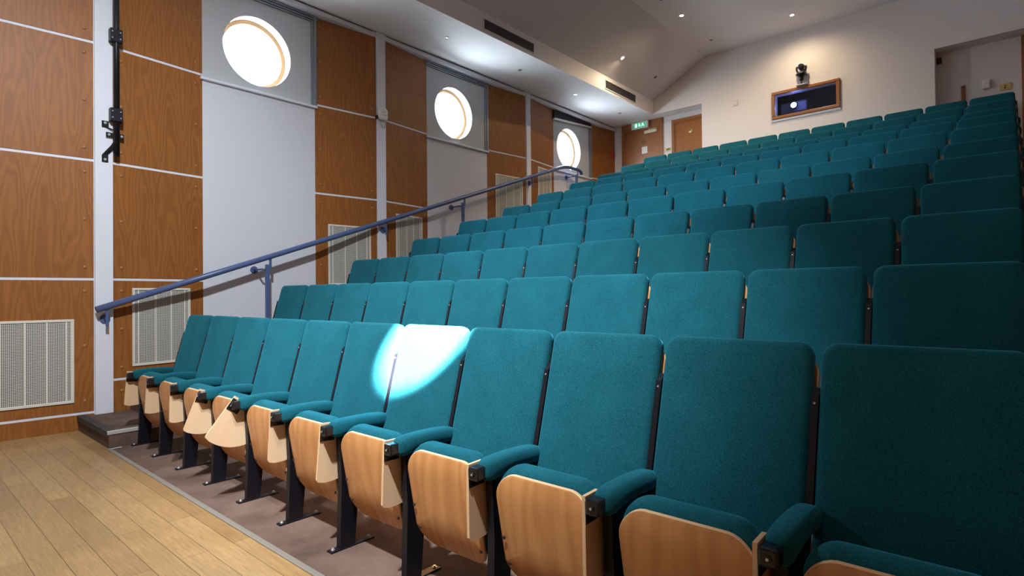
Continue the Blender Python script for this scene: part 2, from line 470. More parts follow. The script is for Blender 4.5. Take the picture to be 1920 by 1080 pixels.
# windows
def window(n, W0, W1, yc, blind=False):
    zc, r, N = 4.045, .395, 64
    t = empty('window_%d' % n, (XW, yc, 3.58)); t['kind'] = 'structure'
    def o(x, y, z): return (x-XW, y-yc, z-3.58)
    a0, a1 = W0-.03, W1+.03
    # upper board with the round hole
    angs = sorted(set([2*math.pi*k/N for k in range(N)] + [math.atan2(z-zc, y-yc) % (2*math.pi) for y in (a0, a1) for z in (3.58, 4.72)]))
    m = MB(); inn = []; out = []
    for a in angs:
        cy, cz = math.cos(a), math.sin(a)
        s = min([((a1-yc)/cy if cy > 0 else (a0-yc)/cy) if abs(cy) > 1e-9 else 9e9, ((4.72-zc)/cz if cz > 0 else (3.58-zc)/cz) if abs(cz) > 1e-9 else 9e9])
        inn.append(o(XW, yc+r*cy, zc+r*cz)); out.append(o(XW, yc+s*cy, zc+s*cz))
    vi = [m.bm.verts.new(p) for p in inn]; vo = [m.bm.verts.new(p) for p in out]
    for k in range(len(angs)):
        q = (k+1) % len(angs); m.bm.faces.new((vi[k], vo[k], vo[q], vi[q]))
    m.obj('window_board', BOARD, t)
    def cyl(x0, x1, r0, r1, name, mt):
        m = MB(); ring = lambda x, rr: [o(x, yc+rr*math.cos(2*math.pi*k/N), zc+rr*math.sin(2*math.pi*k/N)) for k in range(N)]
        m.rings([ring(x0, r0), ring(x1, r1)], False, False); return m.obj(name, mt, t)
    cyl(XW, XW-.135, r, r, 'reveal', REVEAL)
    m = MB(); ring = lambda x, rr: [o(x, yc+rr*math.cos(2*math.pi*k/N), zc+rr*math.sin(2*math.pi*k/N)) for k in range(N)]
    m.rings([ring(XW-.135, r+.004), ring(XW-.135, r-.042), ring(XW-.150, r-.042)], False, False); m.obj('window_ring', PALE, t)
    cyl(XW-.150, XW-.30, r-.042, r-.042, 'outer_reveal', REVEAL)
    m = MB(); m.rings([ring(XW-.20, r-.042), ring(XW-.206, r-.042)]); m.obj('pane', GLASS, t)
    # lower board
    m = MB(); m.box(*sum(zip(o(XW-.02, a0, -.1), o(XW, a1, 3.56)), ())); m.obj('lower_board', WHITE2, t)
    m = MB(); m.box(*sum(zip(o(XW-.02, a0, 3.555), o(XW+.035, a1, 3.585)), ()), bev=.006); m.obj('sill', WHITE, t)
    # aluminium head rail and right jamb
    m = MB()
    for k in range(3): m.box(*sum(zip(o(XW-.0, a0, 4.632+.024*k), o(XW+.018+.012*k, a1, 4.650+.024*k)), ()), bev=.002)
    m.obj('head_rail', FRAMEG, t)
    m = MB(); m.box(*sum(zip(o(XW, a1-.075, 3.585), o(XW+.02, a1-.045, 4.635)), ()), bev=.002); m.box(*sum(zip(o(XW, a1-.045, 3.585), o(XW+.034, a1-.012, 4.70)), ()), bev=.002)
    m.obj('jamb_rail', FRAMEG, t)
    if blind:
        m = MB()
        m.rings([[o(XW+.02, a0, 4.545), o(XW+.045, a0, 4.545), o(XW+.045, a0, 4.70), o(XW+.02, a0, 4.70)],
                 [o(XW+.02, a1-.05, 4.640), o(XW+.045, a1-.05, 4.640), o(XW+.045, a1-.05, 4.70), o(XW+.02, a1-.05, 4.70)]], smooth=False)
        m.obj('blackout_blind', DARK, t)
        m = MB()
        m.rings([[o(XW+.01, a0, 4.515), o(XW+.05, a0, 4.515), o(XW+.05, a0, 4.545), o(XW+.01, a0, 4.545)],
                 [o(XW+.01, a1-.05, 4.610), o(XW+.05, a1-.05, 4.610), o(XW+.05, a1-.05, 4.64), o(XW+.01, a1-.05, 4.64)]], smooth=False)
        m.obj('blind_bottom_bar', ALU, t)
for i, A in enumerate(BAYS):
    window(i if i else 4, A[2], A[3], A[6], i == 3)

# ------------------------------------------------------------------ handrail
XH = -.895
def rz(y): return 1.105 + .3415*(y+.47)
t = empty('handrail', (XH, -.47, 0))
tag(t, 'long blue-grey steel handrail climbing beside the left wall', 'handrail')
def H(x, y, z): return (x-XH, y+.47, z)
m = MB()
pts = [H(XH, y, rz(y)) for y in (-.47, 1, 3, 5, 6.7)]
for k in range(1, 8):
    s = k/7; y = 6.7+.36*s; pts.append(H(XH, y, rz(6.7)+.3415*.36*(s-.5*s*s)))
zt = rz(6.7)+.3415*.18
pts += [H(XH, 7.2, zt), H(XH, 7.33, zt-.004), H(XH, 7.40, zt-.03), H(XH, 7.425, zt-.075)]
m.tube(pts, .0305, 18); m.obj('rail', RAILM, t)
def bracket(y, xw, post):
    z = rz(y)-.115 if y < 7 else zt-.14
    g = MB(); g.disc(H(xw, y, z), (1, 0, 0), .042, .012, 20); g.obj('wall_flange', RAILM, t)
    g = MB(); g.tube([H(xw, y, z), H(XH, y, z)], .011, 10); g.obj('bracket_arm', RAILM, t)
    g = MB()
    if post:
        zz = max([q for yy, q in [(-.58, RIS/2)] + st if yy <= y+.06])
        g.box(*sum(zip(H(XH-.02, y+.04, zz), H(XH+.02, y+.08, rz(y)-.06 if y < 7 else zt-.1)), ()), bev=.004); g.obj('post', RAILM, t)
        g = MB(); g.tube([H(XH, y, z), H(XH, y+.06, z)], .010, 8)
        zr = rz(y+.09) if y < 7 else zt
        g.box(*sum(zip(H(XH-.006, y+.082, zr-.13), H(XH+.006, y+.11, zr-.015)), ()), bev=.002); g.obj('hanger', RAILM, t)
    else:
        g.box(*sum(zip(H(XH-.007, y-.012, z-.07), H(XH+.007, y+.012, rz(y)-.015)), ()), bev=.002); g.obj('hanger', RAILM, t)
for y in (-.385, 2.77, 5.905): bracket(y, XPIL, False)
for y in (1.075, 4.14, 7.19): bracket(y, XW, True)

# ------------------------------------------------------------------ seats
def yz(y, z): return (y, z)
TH = R(15.2)
dn = Vector((0, -math.sin(TH), -math.cos(TH)))      # down the back
bk = Vector((0, math.cos(TH), -math.sin(TH)))       # through the back
ZT = 1.066
def back_local(u, v, d):  # u across, v down from the top edge, d depth behind front face
    return Vector((u, 0, ZT)) + dn*v + bk*d

def cushion_rings(w, h, r, thick, er, to3, bulge=.006, cx=0., cv=0.):
    """pillow: side wall then rolled edge on the face d=0 side; to3(u, v, d)"""
    rs = []
    def ring(ins, d): return [to3(u, v, d) for u, v in rrect(w-2*ins, h-2*ins, r-ins*.7, 6, cx, cv)]
    rs.append(ring(er*.35, thick)); rs.append(ring(er*.08, thick-.006)); rs.append(ring(0, er))
    for k in range(1, 6):
        a = k/5*math.pi/2
        rs.append(ring(er*(1-math.cos(a)), er*(1-math.sin(a))))
    for q, f in ((.03, .3), (.07, .65), (.12, .9), (.18, 1.)):
        rs.append(ring(er+q, -bulge*f))
    return rs

def make_leg(parent, x, detail, arm=True, blockonly=False):
    m = MB()
    n = 10
    # pressed steel leg, leaning slightly, foot plate below
    m.rings([[(x-.017, -.385, 0.005), (x+.017, -.385, 0.005), (x+.017, -.305, 0.005), (x-.017, -.305, 0.005)],
             [(x-.017, -.375, .33), (x+.017, -.375, .33), (x+.017, -.275, .33), (x-.017, -.275, .33)],
             [(x-.017, -.385, .545), (x+.017, -.385, .545), (x+.017, -.16, .545), (x-.017, -.16, .545)]], smooth=False)
    leg = m.obj('leg', BLACK, parent)
    if detail:
        m = MB(); m.box(x-.021, x+.021, -.435, -.195, 0, .008, bev=.002); m.obj('foot_plate', BLACK, leg)
        for yy in (-.415, -.216):
            m = MB(); m.disc((x, yy, .008), (0, 0, 1), .0095, .003, 12); m.disc((x, yy, .011), (0, 0, 1), .0065, .006, 6); m.obj('foot_bolt', STEEL, leg)
    m = MB()
    p = [back_local(x, v, d) for v, d in ((.135, .030), (.165, .006), (.50, .006))]
    q = [back_local(x, v, .049) for v in (.150, .175, .50)]
    rs = []
    for a, b in zip(p, q):
        rs.append([a+Vector((-.010, 0, 0)), a+Vector((.010, 0, 0)), b+Vector((.010, 0, 0)), b+Vector((-.010, 0, 0))])
    m.rings(rs, smooth=False)
    br = m.obj('back_bracket', BLACK, parent)
    if detail:
        m = MB(); c = back_local(x, .185, .006); m.disc(c, -bk, .0035, .002, 8); m.obj('bracket_screw', STEEL, br)
    # padded arm
    m = MB(); rs = []
    prof = [(-.424, .582, .006, .012), (-.422, .581, .018, .024), (-.415, .580, .027, .033), (-.400, .580, .033, .039), (-.375, .582, .036, .0405), (-.34, .588, .037, .036),
            (-.28, .592, .037, .033), (-.20, .590, .037, .033), (-.14, .585, .036, .033), (-.118, .582, .033, .030), (-.110, .580, .026, .020)]
    for yy, zc, hw, hh in prof:
        ring = []
        for k in range(20):
            a = 2*math.pi*k/20; c, s_ = math.cos(a), math.sin(a); e = .62
            ring.append((x+hw*math.copysign(abs(c)**e, c), yy, zc+hh*math.copysign(abs(s_)**e, s_)))
        rs.append(ring)
    m.rings(rs); m.obj('armrest', TEAL, parent)

def tablet_mesh():
    m = MB(); th = .006
    out = [(-.045, -.012), (-.050, .10), (-.052, .236)]
    tip = (-.052, .236)
    out = [(-.043, -.028), (-.048, .11)]
    r = math.hypot(.050, .248); a0 = math.atan2(-.050, .248)
    out += [(-.0505, .236), (-.046, .245)]
    for k in range(1, 13):
        a = a0 + .03 + (R(52)-a0)*k/12
        out.append((r*math.sin(a), r*math.cos(a)))
    out += [(r*math.sin(R(54))+.001, r*math.cos(R(54))-.006), (.03, -.028)]
    f = [(-th, v, -u) for v, u in out]; b = [(th, v, -u) for v, u in out]
    m.rings([f, b], smooth=False, mi=1, capmi=0)
    return m

def make_seat(detail=True):
    t = empty('auditorium_seat')
    # padded back
    m = MB()
    m.rings(cushion_rings(.478, .645, .045, .05, .022, lambda u, v, d: back_local(u+P/2, v+.645/2, d), .005), cap0=True, cap1=True)
    m.obj('backrest', TEAL, t)
    m = MB()
    ring = lambda d, s_: [back_local(u+P/2, v+.62/2+.028, d) for u, v in rrect(.495-s_, .62-s_, .07, 6)]
    m.rings([ring(.050, .004), ring(.052, 0), ring(.062, 0), ring(.064, .004)], mi=1, capmi=0, smooth=False)
    m.obj('back_shell', [BEECH, PLYEDGE], t)
    # tipped-up seat: ply underside facing the room, cushion behind it
    tp = R(7.5)
    c0 = Vector((P/2, -.352, .178)); up = Vector((0, -math.sin(tp), math.cos(tp))); inw = Vector((0, math.cos(tp), math.sin(tp)))
    def pan(u, v, d):
        w = -.008*math.sin(math.pi*min(1, max(0, v/.40))) + .032*max(0, (.17-v)/.17)**2 + .010*max(0, (v-.33)/.07)**2   # bent ply
        return c0 + Vector((u, 0, 0)) + up*v + inw*(d+w)
    def panring(w, h, r, d, q=1.):
        o = []
        for u, v in rrect(w, h, r, 8, 0, .20):
            k = v/.40
            uu = u*(1.0-.04*(1-k)); vv = v + .012*(1-(u/.2)**2)*(1 if k > .5 else -1)
            o.append(pan(uu*q, .20+(vv-.20)*q, d))
        return o
    m = MB()
    shr = (.03, .12, .25, .4, .55, .68, .80, .90, .96, 1.)
    m.rings([panring(.404, .396, .080, .0, q) for q in shr], cap1=False, mi=0)
    m.rings([panring(.404, .396, .080, .0), panring(.408, .40, .082, .002), panring(.408, .40, .082, .010), panring(.404, .396, .08, .012)], cap0=False, cap1=False, smooth=False, mi=1)
    m.rings([panring(.404, .396, .080, .012, q) for q in shr[::-1]], cap0=False, mi=0)
    bmesh.ops.remove_doubles(m.bm, verts=m.bm.verts[:], dist=1e-5)
    sp = m.obj('seat_pan', [BEECH, PLYEDGE], t)
    m = MB()
    rs = [[pan(u, v, .013) for u, v in rrect(.39, .385, .065, 8, 0, .205)]]
    for ins, d in ((-.004, .020), (-.008, .035), (-.008, .055), (-.004, .075), (.008, .090), (.03, .101), (.07, .108), (.12, .111)):
        rs.append([pan(u, v, d) for u, v in rrect(.39-2*ins, .385-2*ins, max(.02, .075-ins*.5), 8, 0, .224)])
    m.rings(rs); m.obj('seat_cushion', TEAL, t)
    if detail:
        for u in (-.178, .178):
            for v in (.07, .175):
                m = MB(); m.disc(pan(u, v, .0), -inw, .0065, .004, 10); m.obj('pan_bolt', BLACKP, sp)
    make_leg(t, 0, detail)
    # writing tablet folded down at the arm, with its hinge
    hb = MB(); hb.box(-.030, .018, -.462, -.400, .552, .601, bev=.007)
    h = hb.obj('hinge_block', BLACKP, t)
    if detail:
        m = MB(); m.disc((-.006, -.462, .576), (0, -1, 0), .009, .004, 14); m.obj('hinge_screw', STEEL if False else BLACKP, h)
        m = MB(); m.disc((-.006, -.466, .576), (0, -1, 0), .004, .002, 10); m.obj('screw_head', STEEL, h)
    tb = tablet_mesh().obj('writing_tablet', [MAPLE, PLYEDGE], t, loc=(-.0375, -.412, .578))
    m = MB(); m.box(.0062, .010, -.0465, .030, -.056, .014, bev=.001); m.obj('hinge_plate', BLACKP, tb)
    return t

def copy_tree(o, parent=None):
    c = o.copy(); COL.objects.link(c); c.parent = parent
    for ch in o.children: copy_tree(ch, c)
    return c

proto_full = make_seat(True)
proto_lite = make_seat(False)
used = set()
rown = ['front row', 'second row', 'third row', 'fourth row', 'fifth row', 'sixth row', 'seventh row', 'eighth row', 'ninth row', 'tenth row', 'back row']
posn = ['handrail end seat', 'second seat from handrail end', 'third seat from handrail end', 'fourth seat from handrail end', 'fifth seat from handrail end',
        'middle seat', 'fifth seat from right end', 'fourth seat from right end', 'third seat from right end', 'second seat from right end', 'right end seat']
TA = [3, 2, 0, 20, 37, 2, 3.5, 1, -2, -2, -2]
def child(o, name): return [c for c in o.children if c.name.split('.')[0] == name][0]
for k in range(11):
    for i in range(NS):
        pr = proto_full if k < 3 else proto_lite
        if pr.name in used: o = copy_tree(pr)
        else: o = pr; used.add(pr.name)
        jit = random.uniform(-.004, .004) if k else 0
        o.location = (i*P, ROWY[k]+jit, RF[k])
        extra = ''
        if k == 0 and i == 3: extra = ', tablet swung partly forward'
        elif k == 0 and i == 4: extra = ', tablet swung far forward'
        elif k == 0 and i == 6: extra = ', sunlit back'
        tag(o, 'teal tip-up seat in the %s, %s%s' % (rown[k], posn[i], extra), 'seat', 'teal seats in the %s' % rown[k])
        tb = child(o, 'writing_tablet')
        a = TA[i] if k == 0 else random.uniform(-3, 3)
        tb.rotation_euler.x = -R(a)
        if i == NS-1:      # the end of the row carries a second leg and arm
            make_leg(o, P, k < 3)

# ------------------------------------------------------------------ doors in the recess
def door(n, x0, x1, ztop, z0, frame=.06, transom=0):
    t = empty('door_%d' % n, (x0, YD, z0)); t['kind'] = 'structure'
    W = x1-x0; Ht = ztop-z0
    zd = Ht-transom-frame
    m = MB()
    m.box(0, frame, -.03, 0, 0, Ht, bev=.004); m.box(W-frame, W, -.03, 0, 0, Ht, bev=.004); m.box(frame, W-frame, -.03, 0, zd, zd+frame, bev=.004)
    m.box(frame, frame+.025, -.018, 0, 0, zd); m.box(W-frame-.025, W-frame, -.018, 0, 0, zd); m.box(frame+.025, W-frame-.025, -.018, 0, zd-.025, zd)
    m.obj('door_frame', OAKF, t)
    if transom:
        m = MB(); m.box(frame, W-frame, -.022, 0, zd+frame, Ht, bev=.002); m.obj('transom_panel', OAKX, t)
    m = MB(); m.box(frame+.027, W-frame-.027, -.012, 0, .0, zd-.027, bev=.002); m.obj('door_leaf', OAKX, t)
    return t, zd
d1, zd1 = door(1, -.84, .108, ZS-.003, RF[10], .062, .09)
o1 = (-.84, YD, RF[10])
m = MB(); m.box(-.29+.84, -.012+.84, -.06, -.013, 4.512-o1[2], 4.575-o1[2], bev=.006); cl = m.obj('door_closer', mat('cream_metal', (.66, .60, .46), .4), d1)
m = MB(); m.box(-.19+.84, -.16+.84, -.05, -.02, 4.575-o1[2], 4.60-o1[2]); m.box(-.19+.84, .0+.84, -.075, -.06, 4.583-o1[2], 4.595-o1[2]); m.obj('closer_arm', BRASS, cl)
def ringplate(t, x, z, o, c=BRASS):
    m = MB(); N = 24
    rg = lambda r, y: [(x-o[0]+r*math.cos(2*math.pi*k/N), y, z-o[2]+r*math.sin(2*math.pi*k/N)) for k in range(N)]
    m.rings([rg(.040, -.013), rg(.040, -.019), rg(.026, -.019), rg(.026, -.013)], False, False)
    m.obj('door_sign', c, t)
ringplate(d1, -.33, 4.352, o1, mat('green_disc', (.10, .13, .09), .5))
d2, zd2 = door(2, .303, 1.20, 4.675, RF[10], .062)
o2 = (.303, YD, RF[10])
ringplate(d2, .693, 4.387, o2)
m = MB(); m.disc((.693-.303, -.013, 4.375-RF[10]), (0, -1, 0), .022, .004); m.obj('door_sign', mat('white_enamel', (.8, .78, .7), .4), d2)
d3, zd3 = door(3, 5.565, 6.45, ZS-.003, RF[10], .062, .09)
m = MB(); m.box(-.37, -.244, YD-.0155, YD-.0125, 4.115, 4.256)
tag(m.obj('paper_notice', mat('paper', (.85, .87, .85), .7)), 'white paper notice stuck on the exit door under the green disc', 'notice')

# exit sign
t = empty('exit_sign', (-.38, YD-.03, 4.632)); tag(t, 'lit green and white emergency exit sign above the left door', 'sign')
m = MB(); m.box(-.19, .19, -.06, .0, 0, .142, bev=.005); m.obj('sign_case', WPLAST, t)
GRN = emis('sign_green', (.0, .42, .20), 1.0); WHT = emis('sign_white', (.8, 1, .92), 1.3)
m = MB(); m.box(-.145, .145, -.063, -.06, .026, .116); m.obj('green_panel', GRN, t)
m = MB()
Yf = -.0645
def sq(*p): m.poly([(x, Yf, z) for x, z in p])
sq((-.098, .034), (-.052, .034), (-.052, .108), (-.098, .108))                                   # doorway
sq((-.012, .062), (.012, .062), (.012, .106), (-.012, .106)); sq((-.028, .066), (0, .036), (.028, .066))   # down arrow
# running figure
m.disc((.078, Yf+.0005, .100), (0, -1, 0), .0095, .001, 12)
sq((.058, .090), (.082, .092), (.088, .064), (.072, .060)); sq((.084, .088), (.112, .074), (.108, .068), (.080, .078)); sq((.060, .090), (.040, .070), (.046, .064), (.066, .082))
sq((.072, .066), (.056, .050), (.034, .048), (.034, .040), (.062, .042), (.082, .060)); sq((.076, .064), (.096, .050), (.094, .032), (.104, .032), (.108, .056), (.088, .068))
m.obj('pictograms', WHT, t, recalc=False)

# small fittings on the recess walls
m = MB(); m.box(.150, .275, YD-.012, YD, 4.075, 4.145, bev=.003); a = m.obj('switch_plate', BRASS); tag(a, 'brass switch plate on the white wall between the two doors', 'switch')
m = MB(); m.box(.19, .21, YD-.018, YD-.012, 4.095, 4.125, bev=.002); m.box(.225, .245, YD-.018, YD-.012, 4.095, 4.125, bev=.002); m.obj('rocker', BLACKP, a)
a = MB(); a.box(1.645, 1.728, YB-.012, YB, 4.595, 4.69, bev=.003); a = a.obj('wall_switch', mat('grey_plate', (.60, .56, .56), .5)); tag(a, 'small pale double switch on the back wall beside the doors', 'switch')
m = MB(); m.box(1.66, 1.682, YB-.018, YB-.012, 4.615, 4.67, bev=.002); m.box(1.692, 1.714, YB-.018, YB-.012, 4.615, 4.67, bev=.002); m.obj('rocker', WPLAST, a)
a = MB(); a.box(4.612, 4.672, YD-.05, YD, 4.63, 4.725, bev=.012); a = a.obj('alarm_sounder', mat('dark_red', (.08, .012, .014), .4)); tag(a, 'dark red sounder high in the right recess corner', 'sounder')
m = MB(); m.disc((4.642, YD-.05, 4.678), (0, -1, 0), .02, .012, 16); m.obj('sounder_grille', BLACKP, a)
a = MB(); a.box(4.893, 4.942, YD-.03, YD, 3.86, 4.235, bev=.01); a = a.obj('wooden_post', OAKF); tag(a, 'short reddish wooden upright standing in the right recess', 'post')
m = MB(); m.disc((4.918, YD-.03, 4.20), (0, -1, 0), .009, .006, 12); m.obj('post_screw', BLACKP, a)
a = MB(); a.box(5.138, 5.222, YD-.06, YD, 4.12, 4.25, bev=.006); a = a.obj('thermostat_box', WPLAST); tag(a, 'white plastic control box on the right recess wall', 'box')
m = MB(); m.box(5.15, 5.21, YD-.063, YD-.06, 4.14, 4.23); m.obj('box_cover', WPLAST, a)
a = MB(); a.box(5.318, 5.458, YD-.012, YD, 4.06, 4.152, bev=.003); a = a.obj('socket_plate', BRASS); tag(a, 'brass socket plate on the right recess wall beside the white box', 'socket')
m = MB(); m.box(5.375, 5.395, YD-.016, YD-.012, 4.085, 4.10); m.box(5.385, 5.397, YD-.016, YD-.012, 4.108, 4.124); m.obj('socket_slot', BLACKP, a)

# ------------------------------------------------------------------ booth window, projector, pan-tilt head
t = empty('observation_window', (2.84, YB, 4.195)); tag(t, 'dark glazed booth window in a wooden frame on the back wall', 'window')
def T(x, y, z): return (x-2.84, y-YB, z-4.195)
m = MB()
def fr(x0, x1, z0, z1): m.box(*sum(zip(T(x0, YB-.035, z0), T(x1, YB+.01, z1)), ()), bev=.008)
fr(2.312, 3.365, 4.195, 4.248); fr(2.312, 3.365, 4.618, 4.670); fr(2.312, 2.362, 4.248, 4.618); fr(3.312, 3.365, 4.248, 4.618)
m.obj('frame', OAKF, t)
m = MB(); m.box(*sum(zip(T(2.36, YB+.05, 4.245), T(3.315, YB+.056, 4.62)), ())); m.obj('pane', GLASSD, t)
m = MB(); m.box(*sum(zip(T(2.30, YB-.02, 4.155), T(3.375, YB, 4.193)), ()), bev=.004); m.obj('apron', mat('apron_paint', (.62, .62, .68), .5), t)
PX, PY, PZ = 2.55, 9.02, 4.515
t = empty('projector', (PX, PY, 3.9)); tag(t, 'projector with glowing bluish lens behind the booth window', 'projector')
m = MB(); m.box(-.24, .2, .06, .45, PZ-.11-3.9, PZ+.08-3.9, bev=.02); m.obj('body', mat('projector_grey', (.10, .10, .12), .5), t)
m = MB(); m.tube([(0, .07, PZ-3.9), (0, 0, PZ-3.9)], .055, 24); m.obj('lens_barrel', BLACKP, t)
m = MB(); m.disc((0, -.001, PZ-3.9), (0, -1, 0), .047, .012, 24, dome=1); m.obj('lens', emis('projector_beam', (.35, .45, 1.), 30), t)
m = MB(); m.tube([(-.02, .25, PZ-.11-3.9), (-.02, .25, 0)], .03, 12); m.obj('stand', BLACK, t)

pl = bpy.data.lights.new('added_flare_light', 'POINT'); pl.energy = 1.5; pl.color = (.3, .4, 1.); pl.shadow_soft_size = .05  # added point lamp imitating the blue lens flare around the projector
po = bpy.data.objects.new('added_flare_light', pl); COL.objects.link(po); po.location = (PX+.1, PY-.08, PZ+.02)
t = empty('pan_tilt_head', (2.815, YB-.13, 4.67)); tag(t, 'black pan-tilt camera head in a U-shaped yoke above the booth window', 'camera')
m = MB(); m.box(-.085, .085, .105, .13, .0, .17, bev=.004); m.box(-.085, .085, 0.02, .13, .0, .015, bev=.003); m.obj('wall_bracket', SMOKEP, t)
m = MB(); m.tube([(0, .03, .015), (0, .03, .09)], .012, 12); m.tube([(0, .03, .07), (0, .03, .10), (0, .03, .15), (0, .03, .165), (0, .03, .185)], [.03, .035, .05, .088, .085], 24); m.obj('base', BLACKP, t)
m = MB(); arc = [(.072*math.sin(R(a)), .03, .275-.085*math.cos(R(a))) for a in range(-118, 119, 12)]
m.tube(arc, .016, 10); m.obj('yoke', BLACKP, t)
m = MB(); rs = []
for yy, rr in ((-.05, .036), (-.048, .042), (-.02, .05), (.03, .055), (.07, .05), (.09, .03)):
    rs.append([(rr*math.cos(2*math.pi*k/20), yy+.03, .30+rr*math.sin(2*math.pi*k/20)) for k in range(20)])
m.rings(rs); hd = m.obj('head', BLACKP, t)
m = MB(); m.disc((0, -.021, .30), (0, -1, 0), .03, .006, 18, dome=1); m.obj('lens', mat('lens_glass', (.02, .02, .03), .05), hd)

# ------------------------------------------------------------------ wall fittings on the left
t = empty('lighting_bar', (-.935, -.296, 2.555)); tag(t, 'black vertical lighting bar clamped to the first white pillar', 'lighting bar')
def L(x, y, z): return (x+.935, y+.296, z-2.555)
m = MB(); m.tube([L(-.935, -.296, 2.555), L(-.935, -.296, 4.77)], .024, 20); m.obj('tube', BLACK, t)
for z in (3.70, 2.945):
    m = MB(); m.box(*sum(zip(L(-.972, -.352, z-.062), L(-.903, -.252, z+.062)), ()), bev=.004); c = m.obj('clamp', BLACK, t)
    for yy in (-.335, -.27):
        for dz in (-.03, .03):
            m = MB(); m.disc(L(-.903, yy, z+dz), (1, 0, 0), .006, .004, 8); m.obj('clamp_bolt', STEEL, c)
m = MB(); m.box(*sum(zip(L(-.978, -.405, 2.822), L(-.972, -.350, 2.885)), ())); m.tube([L(-.973, -.38, 2.83), L(-.95, -.30, 2.80)], .006, 8); a = m.obj('bracket', BLACK, t)
m = MB(); m.disc(L(-.972, -.378, 2.866), (1, 0, 0), .012, .003, 12); m.obj('bracket_bolt', STEEL, a)
m = MB(); m.box(*sum(zip(L(-.965, -.375, 2.735), L(-.955, -.232, 2.778)), ())); a = m.obj('bracket', BLACK, t)
for yy in (-.352, -.25):
    m = MB(); m.disc(L(-.955, yy, 2.757), (1, 0, 0), .011, .003, 12); m.obj('bracket_bolt', STEEL, a)
m = MB(); m.rings([[L(-.978, -.405, 2.495), L(-.970, -.405, 2.495), L(-.970, -.355, 2.495), L(-.978, -.355, 2.495)],
                   [L(-.978, -.405, 2.56), L(-.970, -.405, 2.56), L(-.970, -.355, 2.57), L(-.978, -.355, 2.57)],
                   [L(-.965, -.335, 2.66), L(-.957, -.335, 2.66), L(-.957, -.300, 2.645), L(-.965, -.300, 2.645)],
                   [L(-.965, -.320, 2.69), L(-.957, -.320, 2.69), L(-.957, -.296, 2.69), L(-.965, -.296, 2.69)]], smooth=False); a = m.obj('bracket', BLACK, t)
m = MB(); m.disc(L(-.970, -.38, 2.52), (1, 0, 0), .012, .003, 12); m.obj('bracket_bolt', STEEL, a)

t = empty('alarm_box', (XPIL, 2.768, 3.585)); tag(t, 'white rounded alarm box with a hanging wire on the second white pillar', 'alarm box')
m = MB(); rs = []
for x, s_ in ((0, .0), (.035, 0), (.045, .006), (.05, .018)):
    rs.append([(x, u, v+.085) for u, v in rrect(.155-2*s_, .17-2*s_, .045, 5)])
m.rings(rs); m.obj('case', WPLAST, t)
m = MB(); m.box(.05, .052, -.03, .03, .10, .106); m.box(.05, .052, -.01, .05, .06, .066); m.obj('vent_slot', mat('slot', (.2, .2, .2), .6), t)
m = MB(); m.tube([(.01, -.02, .0), (.012, -.025, -.05), (.012, .0, -.085), (.012, .03, -.10), (.012, .045, -.05), (.01, .05, .0)], .0035, 6); m.obj('wire', mat('grey_wire', (.3, .3, .32), .5), t)
m = MB(); m.box(.0, .028, -.105, -.075, .0, .05, bev=.003); m.obj('junction', BLACKP, t)

t = empty('call_point', (XP-.012, 8.70, 4.11)); tag(t, 'small red fire call point on the oak panel before the exit door', 'call point')
m = MB(); m.box(0, .045, .0, .11, 0, .11, bev=.005); m.obj('case', REDP, t)
m = MB(); m.box(.045, .047, .025, .085, .03, .085); m.obj('break_glass', mat('dark_panel', (.16, .01, .012), .3), t)

# ------------------------------------------------------------------ ceiling fittings
def vent(y0, y1, z0, z1, label):
    t = empty('air_vent', (.05, y0, z0)); tag(t, label, 'air vent', 'slot air vents in the ceiling fascia')
    L_, H_ = y1-y0, z1-z0
    m = MB(); b = .014
    m.box(0, .012, -b, L_+b, -b, 0, bev=.002); m.box(0, .012, -b, L_+b, H_, H_+b, bev=.002); m.box(0, .012, -b, 0, 0, H_, bev=.002); m.box(0, .012, L_, L_+b, 0, H_, bev=.002)
    m.obj('vent_frame', SOFF, t)
    m = MB(); m.box(.0005, .002, 0, L_, 0, H_); m.obj('vent_back', mat('vent_dark', (.05, .045, .055), .7), t)
    for k in range(5):
        m = MB(); z = H_*(k+.5)/5
        m.box(.002, .011, 0, L_, z-.0045, z+.0045, M=None); m.obj('louvre', mat('louvre_grey', (.11, .10, .12), .5) if k == 0 else bpy.data.materials['louvre_grey'], t)
vent(3.715, 4.79, 4.842, 4.977, 'dark slot air vent in the ceiling fascia, nearer one')
vent(6.80, 7.87, 4.845, 4.985, 'dark slot air vent in the ceiling fascia, farther one')

